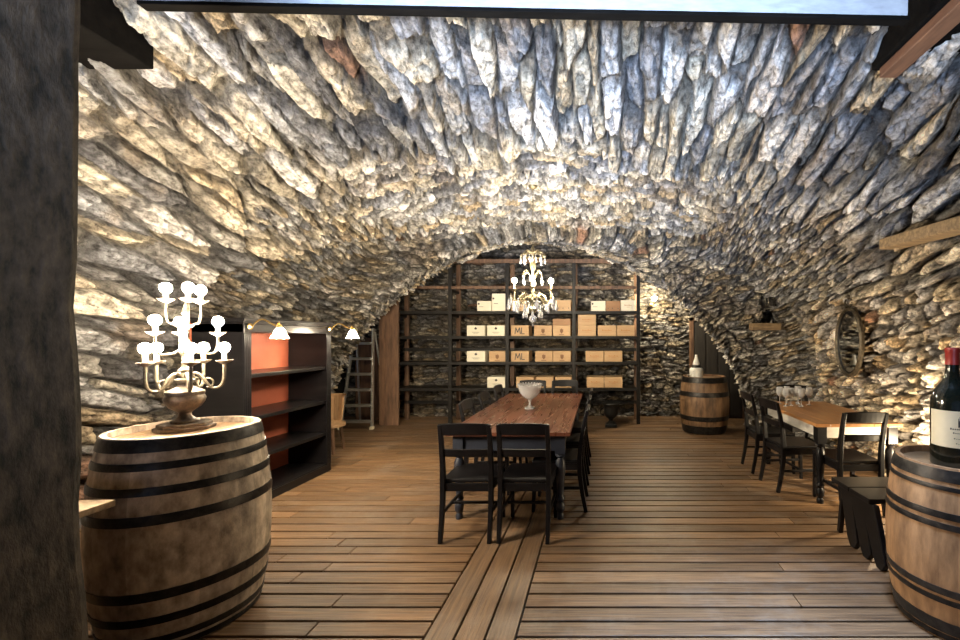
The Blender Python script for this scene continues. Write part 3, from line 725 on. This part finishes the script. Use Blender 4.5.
# wall bulb
wl = thing('wall_lamp', 'small bare bulb lamp glowing on back wall right of the shelves', 'lamp', (1.00, 8.14, 2.20))
MB().lathe([(0, 0), (.04, 0), (.04, .01), (.02, .03), (0, .03)], 16).obj('back_plate', MT['brass'], wl).rotation_euler = (PI/2, 0, 0)
MB().tube([(0, 0, 0), (0, -.32, .0), (0, -.39, .01), (0, -.40, .04)], .009, 8).obj('arm', MT['brass'], wl)
MB().ball((0, -.40, .078), .040, 16).obj('bulb', MT['bulb_w'], wl, label='glowing round bulb')

# ------------------------------------------------------------------ tables
def turned(mb, x, y_, h, r=.042):
    mb.box(x-r, x+r, y_-r, y_+r, h-.16, h)
    mb.lathe([(r*.7, h-.16), (r*1.05, h-.18), (r*.6, h-.20), (r*.95, h-.23), (r*1.05, h-.30), (r*.75, h-.46), (r*.6, .20), (r*.95, .17), (r*.55, .145), (r*.9, .12), (r*.9, .08), (r*.5, .05), (r*.75, .03), (r*.7, 0), (0, 0)], 16, (x, y_, 0))
    return mb
def table(label, x0, x1, y0, y1, top, apr, leg, ins=.07, ah=.13, group=None, cap=None):
    cx_, cy_ = (x0+x1)/2, (y0+y1)/2; hx, hy = (x1-x0)/2, (y1-y0)/2
    t = thing('dining_table', label, 'table', (cx_, cy_, 0))
    tp = MB(); n = 6
    for i in range(n):
        a = -hx+2*hx*i/n; tp.box(a+.0006, a+2*hx/n-.0006, -hy, hy, .725, .757, random.uniform(.85, 1.12))
    tp.obj('table_top', top, t, .003)
    ax, ay = hx-ins, hy-ins; th = .022
    for (a, b, c_, d_) in ((-ax, ax, -ay, -ay+th), (-ax, ax, ay-th, ay), (-ax, -ax+th, -ay, ay), (ax-th, ax, -ay, ay)):
        MB().box(a, b, c_, d_, .725-ah, .725).obj('apron', apr, t, .003)
    for sx in (-1, 1):
        for sy in (-1, 1): turned(MB(), sx*(ax-.02), sy*(ay-.02), .724).obj('leg', leg, t)
    return t
T1 = table('long dark table with reddish brown top in the centre of the room', -1.30, -.25, 3.52, 6.0, MT['tabletop'], MT['apron'], MT['apron'], ah=.14)
T2 = table('honey brown table with pale apron by the right wall', 2.0, 2.80, 3.88, 5.25, MT['pinetop'], MT['greyapron'], MT['black'], ins=.05, ah=.11)
# crystal bowl
bw = thing('crystal_bowl', 'footed cut crystal bowl standing on the long centre table', 'bowl', (-.79, 4.73, .7575))
n = 48; w = lambda k: 1+.02*(k % 2)
MB().lathe([(0, 0), (.062, 0), (.060, .010), (.030, .022), (.014, .04), (.013, .075), (.022, .09), (.018, .10), (0, .10)], n, wob=w).obj('foot', MT['bowlglass'], bw)
MB().lathe([(0, .10), (.02, .10), (.070, .125), (.105, .17), (.128, .235), (.135, .265), (.130, .268), (.122, .235), (.098, .175), (.06, .135), (0, .115)], n, wob=w).obj('bowl', MT['bowlglass'], bw)
rm = MB()
for k in range(24):
    a = 2*PI*k/24; rm.ball((.131*math.cos(a), .131*math.sin(a), .270), .0115, 8)
rm.obj('scalloped_rim', MT['bowlglass'], bw)

# glasses on the right table
g0 = None
spots = [(2.16, 5.05), (2.28, 5.12), (2.25, 4.95), (2.38, 5.04), (2.42, 5.14), (2.34, 4.88), (2.48, 4.98), (2.17, 4.90)]
for x, y_ in spots:
    if g0 is None:
        g0 = thing('wine_glass', 'clear stemmed wine glass in the cluster at far end of right table', 'glass', (x, y_, .7575), 0, 'wine glasses on the right table')
        MB().lathe([(0, 0), (.034, 0), (.033, .003), (.006, .010), (.0045, .02), (.0045, .085), (.008, .095)], 20).obj('stem', MT['glass'], g0)
        MB().lathe([(.0, .092), (.012, .094), (.034, .115), (.041, .145), (.038, .180), (.033, .205), (.0315, .205), (.0365, .18), (.0395, .145), (.0325, .117), (.011, .098), (0, .097)], 24).obj('bowl', MT['glass'], g0)
    else: dup(g0, g0['label'], (x, y_, .7575), random.random()*3)

# ------------------------------------------------------------------ chairs
def chair(label, loc, rz, group):
    t = thing('dining_chair', label, 'chair', loc, rz, group)
    b = MT['black']
    w = .185
    MB().box(-.205, .205, -.19, .225, .435, .465).obj('seat', b, t, .01)
    for s in (-1, 1):
        MB().sweep([(s*w, -.255, 0), (s*w, -.225, .15), (s*w, -.20, .32), (s*w, -.195, .45), (s*w, -.205, .60), (s*w, -.232, .76), (s*w, -.265, .90)], [.030, .034, .036, .038, .036, .034, .030], [.032, .036, .040, .042, .036, .032, .026]).obj('rear_leg', b, t, .004)
        MB().sweep([(s*w, .215, 0), (s*w, .205, .2), (s*w, .198, .435)], [.028, .034, .040], [.028, .034, .040]).obj('front_leg', b, t, .004)
        MB().box(s*w-.010, s*w+.010, -.20, .20, .20, .225).obj('side_stretcher', b, t, .003)
        MB().box(s*w-.011, s*w+.011, -.185, .19, .375, .435).obj('seat_rail', b, t, .003)
    MB().box(-w, w, -.01, .012, .202, .222).obj('cross_stretcher', b, t, .003)
    MB().box(-w, w, .19, .212, .375, .435).obj('seat_rail', b, t, .003)
    MB().box(-w, w, -.205, -.183, .375, .435).obj('seat_rail', b, t, .003)
    for (z0, z1, y0, y1) in ((.815, .905, -.243, -.266), (.645, .705, -.208, -.219)):
        m = MB(); N_ = 8
        vs = []; fs = []
        for i in range(N_+1):
            x = -w+2*w*i/N_; c_ = .016*(1-(x/w)**2); e = .008*(1-(x/w)**2) if z1 > .8 else 0
            for (yy, zz) in ((y0-c_-.010, z0), (y0-c_+.010, z0), (y1-c_+.010, z1+e), (y1-c_-.010, z1+e)): vs.append((x, yy, zz))
        for i in range(N_):
            for k in range(4): fs.append((4*i+k, 4*i+(k+1) % 4, 4*i+4+(k+1) % 4, 4*i+4+k))
        fs += [(3, 2, 1, 0), tuple(4*N_+k for k in range(4))]
        m.add(vs, fs).obj('top_rail' if z1 > .8 else 'back_slat', b, t, .004)
    return t
G1, G2 = 'black chairs around the long table', 'black chairs around the right table'
c0 = chair('black chair at near end of long table, left one with back to viewer', (-1.02, 3.42, 0), .0, G1)
dup(c0, 'black chair at near end of long table, right one with back to viewer', (-.575, 3.42, 0), -.02, G1)
names = ['nearest', 'middle', 'farthest']
for k, y_ in enumerate((4.05, 4.72, 5.40)):
    dup(c0, 'black chair on left side of long table, %s of three' % names[k], (-1.12, y_+.28, 0), -PI/2, G1)
    dup(c0, 'black chair on right side of long table, %s of three' % names[k], (-.38, y_-.12, 0), PI/2, G1)
dup(c0, 'black chair at far end of long table, left one behind crystal bowl', (-1.02, 6.12, 0), PI, G1)
dup(c0, 'black chair at far end of long table, right one facing the viewer', (-.53, 6.12, 0), PI, G1)
dup(c0, 'black chair on left side of right table, nearer one', (2.02, 4.42, 0), -PI/2+.1, G2)
dup(c0, 'black chair on left side of right table, farther one', (2.00, 4.98, 0), -PI/2-.02, G2)
dup(c0, 'black chair at far end of right table behind the wine glasses', (2.60, 5.45, 0), PI, G2)
dup(c0, 'black chair at near end of right table behind the low bench', (2.29, 3.90, 0), 0.03, G2)
# low bench in front
bn = thing('low_bench', 'low black plank bench between right table and right barrel', 'bench', (2.14, 3.12, 0))
for k in range(2): MB().box(-.29, .29, -.23+k*.24, .0+k*.24, .405, .44).obj('plank', MT['black'], bn, .004)
for xl in (-.255, .255):
    for (yb, yt) in ((-.33, -.175), (-.185, -.05), (-.03, .08)):
        m = MB(); hw = .084
        vs = [(xl+dx, yt-hw, .405) for dx in (-.02, .02)]+[(xl+dx, yt+hw*.8, .405) for dx in (.02, -.02)]
        vs += [(xl+dx, yb-hw*.5, .06) for dx in (-.02, .02)]+[(xl+dx, yb+hw, .06) for dx in (.02, -.02)]
        vs += [(xl+dx, yb-hw*.05, 0) for dx in (-.018, .018)]+[(xl+dx, yb+hw*.6, 0) for dx in (.018, -.018)]
        fs = [(0, 1, 2, 3), (11, 10, 9, 8)]
        for r_ in (0, 4):
            for q in range(4): fs.append((r_+q, r_+4+q, r_+4+(q+1) % 4, r_+(q+1) % 4))
        m.add(vs, fs).obj('leg', MT['black'], bn, .006)
for sx in (-.22, .22): MB().bar((sx, .18, .405), (sx, .24, 0), .035, .035).obj('leg', MT['black'], bn, .004)

# ------------------------------------------------------------------ mirror on the right wall
mr = thing('wall_mirror', 'oval mirror in a tarnished grey-gold frame hanging on the right stone wall', 'mirror', (2.91, 4.91, 1.50))
mr.rotation_euler = (0, 0, 0)
n = 48
def oval(mb, a0, b0, a1, b1, x0, x1):
    vs = []
    for k in range(n):
        t = 2*PI*k/n; c_, s = math.cos(t), math.sin(t)
        vs += [(x0, a0*c_, b0*s), (x1, a0*c_*.5+a1*c_*.5, b0*s*.5+b1*s*.5), (x0, a1*c_, b1*s), (.02, a1*c_, b1*s), (.02, a0*c_, b0*s)]
    fs = []
    for k in range(n):
        k2 = (k+1) % n
        for q in range(5): fs.append((5*k+q, 5*k+(q+1) % 5, 5*k2+(q+1) % 5, 5*k2+q))
    mb.add(vs, fs, 1, True)
    return mb
fr = oval(MB(), .225, .365, .262, .408, -.012, -.030).obj('frame', MT['gilt'], mr)
oval(MB(), .208, .348, .226, .366, -.004, -.014).obj('inner_bead', MT['iron'], fr)
MB().add([(0, .212*math.cos(2*PI*k/n), .352*math.sin(2*PI*k/n)) for k in range(n)]+[(.015, .212*math.cos(2*PI*k/n), .352*math.sin(2*PI*k/n)) for k in range(n)],
         [tuple(range(n)), tuple(range(2*n-1, n-1, -1))]+[(k, (k+1) % n, (k+1) % n+n, k+n) for k in range(n)]).obj('glass', MT['mirror'], mr, label='reflecting mirror glass')
or_ = MB()
for s in (-1, 1):
    S = [(-.005, s*(.02+.05*math.sin(q)), .415+.09*q/2.6) for q in np.linspace(0, 2.6, 9)]
    or_.tube(S, [.018-.0012*i for i in range(9)], 7)
or_.ball((-.005, 0, .53), .02, 8, sz=1.6)
or_.obj('crest_ornament', MT['gilt'], mr)

# ------------------------------------------------------------------ chandelier
cz = 1.72
chd = thing('chandelier', 'crystal chandelier with glowing candle bulbs hanging over the long table', 'chandelier', (-.80, 5.0, cz), .12)
zt = 3.36-cz
chn = MB(); z = .93
while z < zt:
    f = (int(z*1000)//28) % 2
    pts = [(.009*math.cos(q)*(1-f), .009*math.cos(q)*f, z+.018+.02*math.sin(q)) for q in np.linspace(0, 2*PI, 11)]
    chn.tube(pts, .003, 5); z += .030
chn.obj('chain', MT['palegilt'], chd)
MB().lathe([(0, zt), (.055, zt), (.05, zt-.02), (.015, zt-.04), (0, zt-.045)], 20).obj('canopy', MT['palegilt'], chd)
MB().lathe([(0, .12), (.02, .125), (.045, .15), (.05, .18), (.02, .21), (.016, .24), (.035, .27), (.06, .30), (.055, .33), (.02, .36), (.014, .42), (.024, .46), (.014, .50), (.013, .62), (.032, .66), (.036, .72), (.020, .76), (.014, .80), (.020, .90), (.006, .93), (0, .93)], 18).obj('stem', MT['palegilt'], chd)
MB().lathe([(.135, .80), (.145, .80), (.145, .815), (.135, .815), (.135, .80)], 24).obj('crown_ring', MT['palegilt'], chd)
def drop(c, L, r):
    m = MB(); m.lathe([(0, 0), (r*.35, -.012), (r*.5, -.022), (r, -L*.70), (r*.7, -L*.9), (0, -L)], 7, c, smooth=False)
    m.ball((c[0], c[1], c[2]+.008), .007, 6)
    m.obj('crystal_drop', MT['crystal'], chd)
for k in range(8):
    a = 2*PI*k/8
    MB().tube([(.015*math.cos(a), .015*math.sin(a), .84), (.08*math.cos(a), .08*math.sin(a), .87), (.14*math.cos(a), .14*math.sin(a), .81)], .004, 6).obj('crown_scroll', MT['palegilt'], chd)
    drop((.142*math.cos(a), .142*math.sin(a), .795), .085, .016)
    drop((.095*math.cos(a+.39), .095*math.sin(a+.39), .80), .06, .013)
for k in range(4): arm(chd, PI/2*k, .215, .30, .24, .40, MT['bulb_c'], .009, MT['palegilt'], can=.08)
for k in range(4):                                  # upper bent leaves with drops
    a = PI/4+PI/2*k
    S = [(.016, .50), (.05, .58), (.10, .63), (.145, .60), (.15, .56)]
    MB().tube([(r*math.cos(a), r*math.sin(a), z) for r, z in S], [.007, .007, .006, .006, .004], 7).obj('upper_scroll', MT['palegilt'], chd)
    drop((.15*math.cos(a), .15*math.sin(a), .545), .08, .016)
    S = [(.04, .30), (.13, .36), (.20, .31), (.25, .25), (.31, .27), (.335, .33)]
    MB().tube([(r*math.cos(a), r*math.sin(a), z) for r, z in S], .007, 7).obj('lower_scroll', MT['palegilt'], chd)
    drop((.335*math.cos(a), .335*math.sin(a), .30), .11, .024)
for k in range(8):
    a = PI/4*k
    drop((.285*math.cos(a+.2), .285*math.sin(a+.2), .27), .12, .022)
    drop((.20*math.cos(a+.35), .20*math.sin(a+.35), .22), .10, .020)
    drop((.11*math.cos(a), .11*math.sin(a), .15), .09, .018)
    bd = MB()
    for q in range(7):
        f = q/6; r = .05+.235*f; z = .30-.03*f-.075*math.sin(PI*f)
        bd.ball((r*math.cos(a+.2), r*math.sin(a+.2), z), .009, 6)
    bd.obj('bead_swag', MT['crystal'], chd)
MB().ball((0, 0, .06), .045, 12).obj('bottom_ball', MT['crystal'], chd)
drop((0, 0, .02), .05, .012)

# ------------------------------------------------------------------ light
def light(name, kind, loc, energy, col, size=.1, rot=None, **k):
    l = bpy.data.lights.new(name, kind); l.energy = energy; l.color = col
    if kind == 'AREA': l.shape = 'RECTANGLE'; l.size = k['sx']; l.size_y = k['sy']; l.spread = math.radians(k.get('spread', 180))
    else: l.shadow_soft_size = size
    if kind == 'SPOT': l.spot_size = math.radians(k['ang']); l.spot_blend = .6
    o = bpy.data.objects.new(name, l); C.objects.link(o); o.location = loc
    if rot: o.rotation_euler = rot
    return o
def aim(o, tgt):
    o.rotation_euler = (Vector(tgt)-o.location).to_track_quat('-Z', 'Y').to_euler()
# daylight through the doorway behind the viewer
aim(light('daylight_doorway', 'AREA', (-.6, -1.9, .9), 300, (.50, .68, 1.0), sx=3.4, sy=1.6, spread=62), (-.5, 1.8, 3.6))
# daylight falling through the ceiling opening onto the boards
light('daylight_opening', 'AREA', (1.0, 1.75, 4.15), 55, (.50, .68, 1.0), sx=1.0, sy=.5, spread=40)
# lamp standing out of frame by the right wall
light('floor_lamp_right', 'POINT', (2.88, 3.66, .50), 105, WARM, .05)
w_ = bpy.data.worlds.new('world'); sc.world = w_; w_.use_nodes = True
w_.node_tree.nodes['Background'].inputs['Color'].default_value = (.45, .6, .9, 1); w_.node_tree.nodes['Background'].inputs['Strength'].default_value = .15

# ------------------------------------------------------------------ camera
cam = bpy.data.cameras.new('camera'); co = bpy.data.objects.new('camera', cam); C.objects.link(co)
cam.sensor_width = 36; cam.lens = F/960*36; cam.shift_x = (480-CX)/960; cam.shift_y = (CY-320)/960
cam.clip_start = .05
co.location = (0, 0, CAMH); co.rotation_euler = (PI/2, 0, 0)
sc.camera = co
sc.view_settings.view_transform = 'Standard'; sc.view_settings.look = 'None'; sc.view_settings.gamma = 1
sc.view_settings.use_curve_mapping = False; sc.view_settings.exposure = 0.0
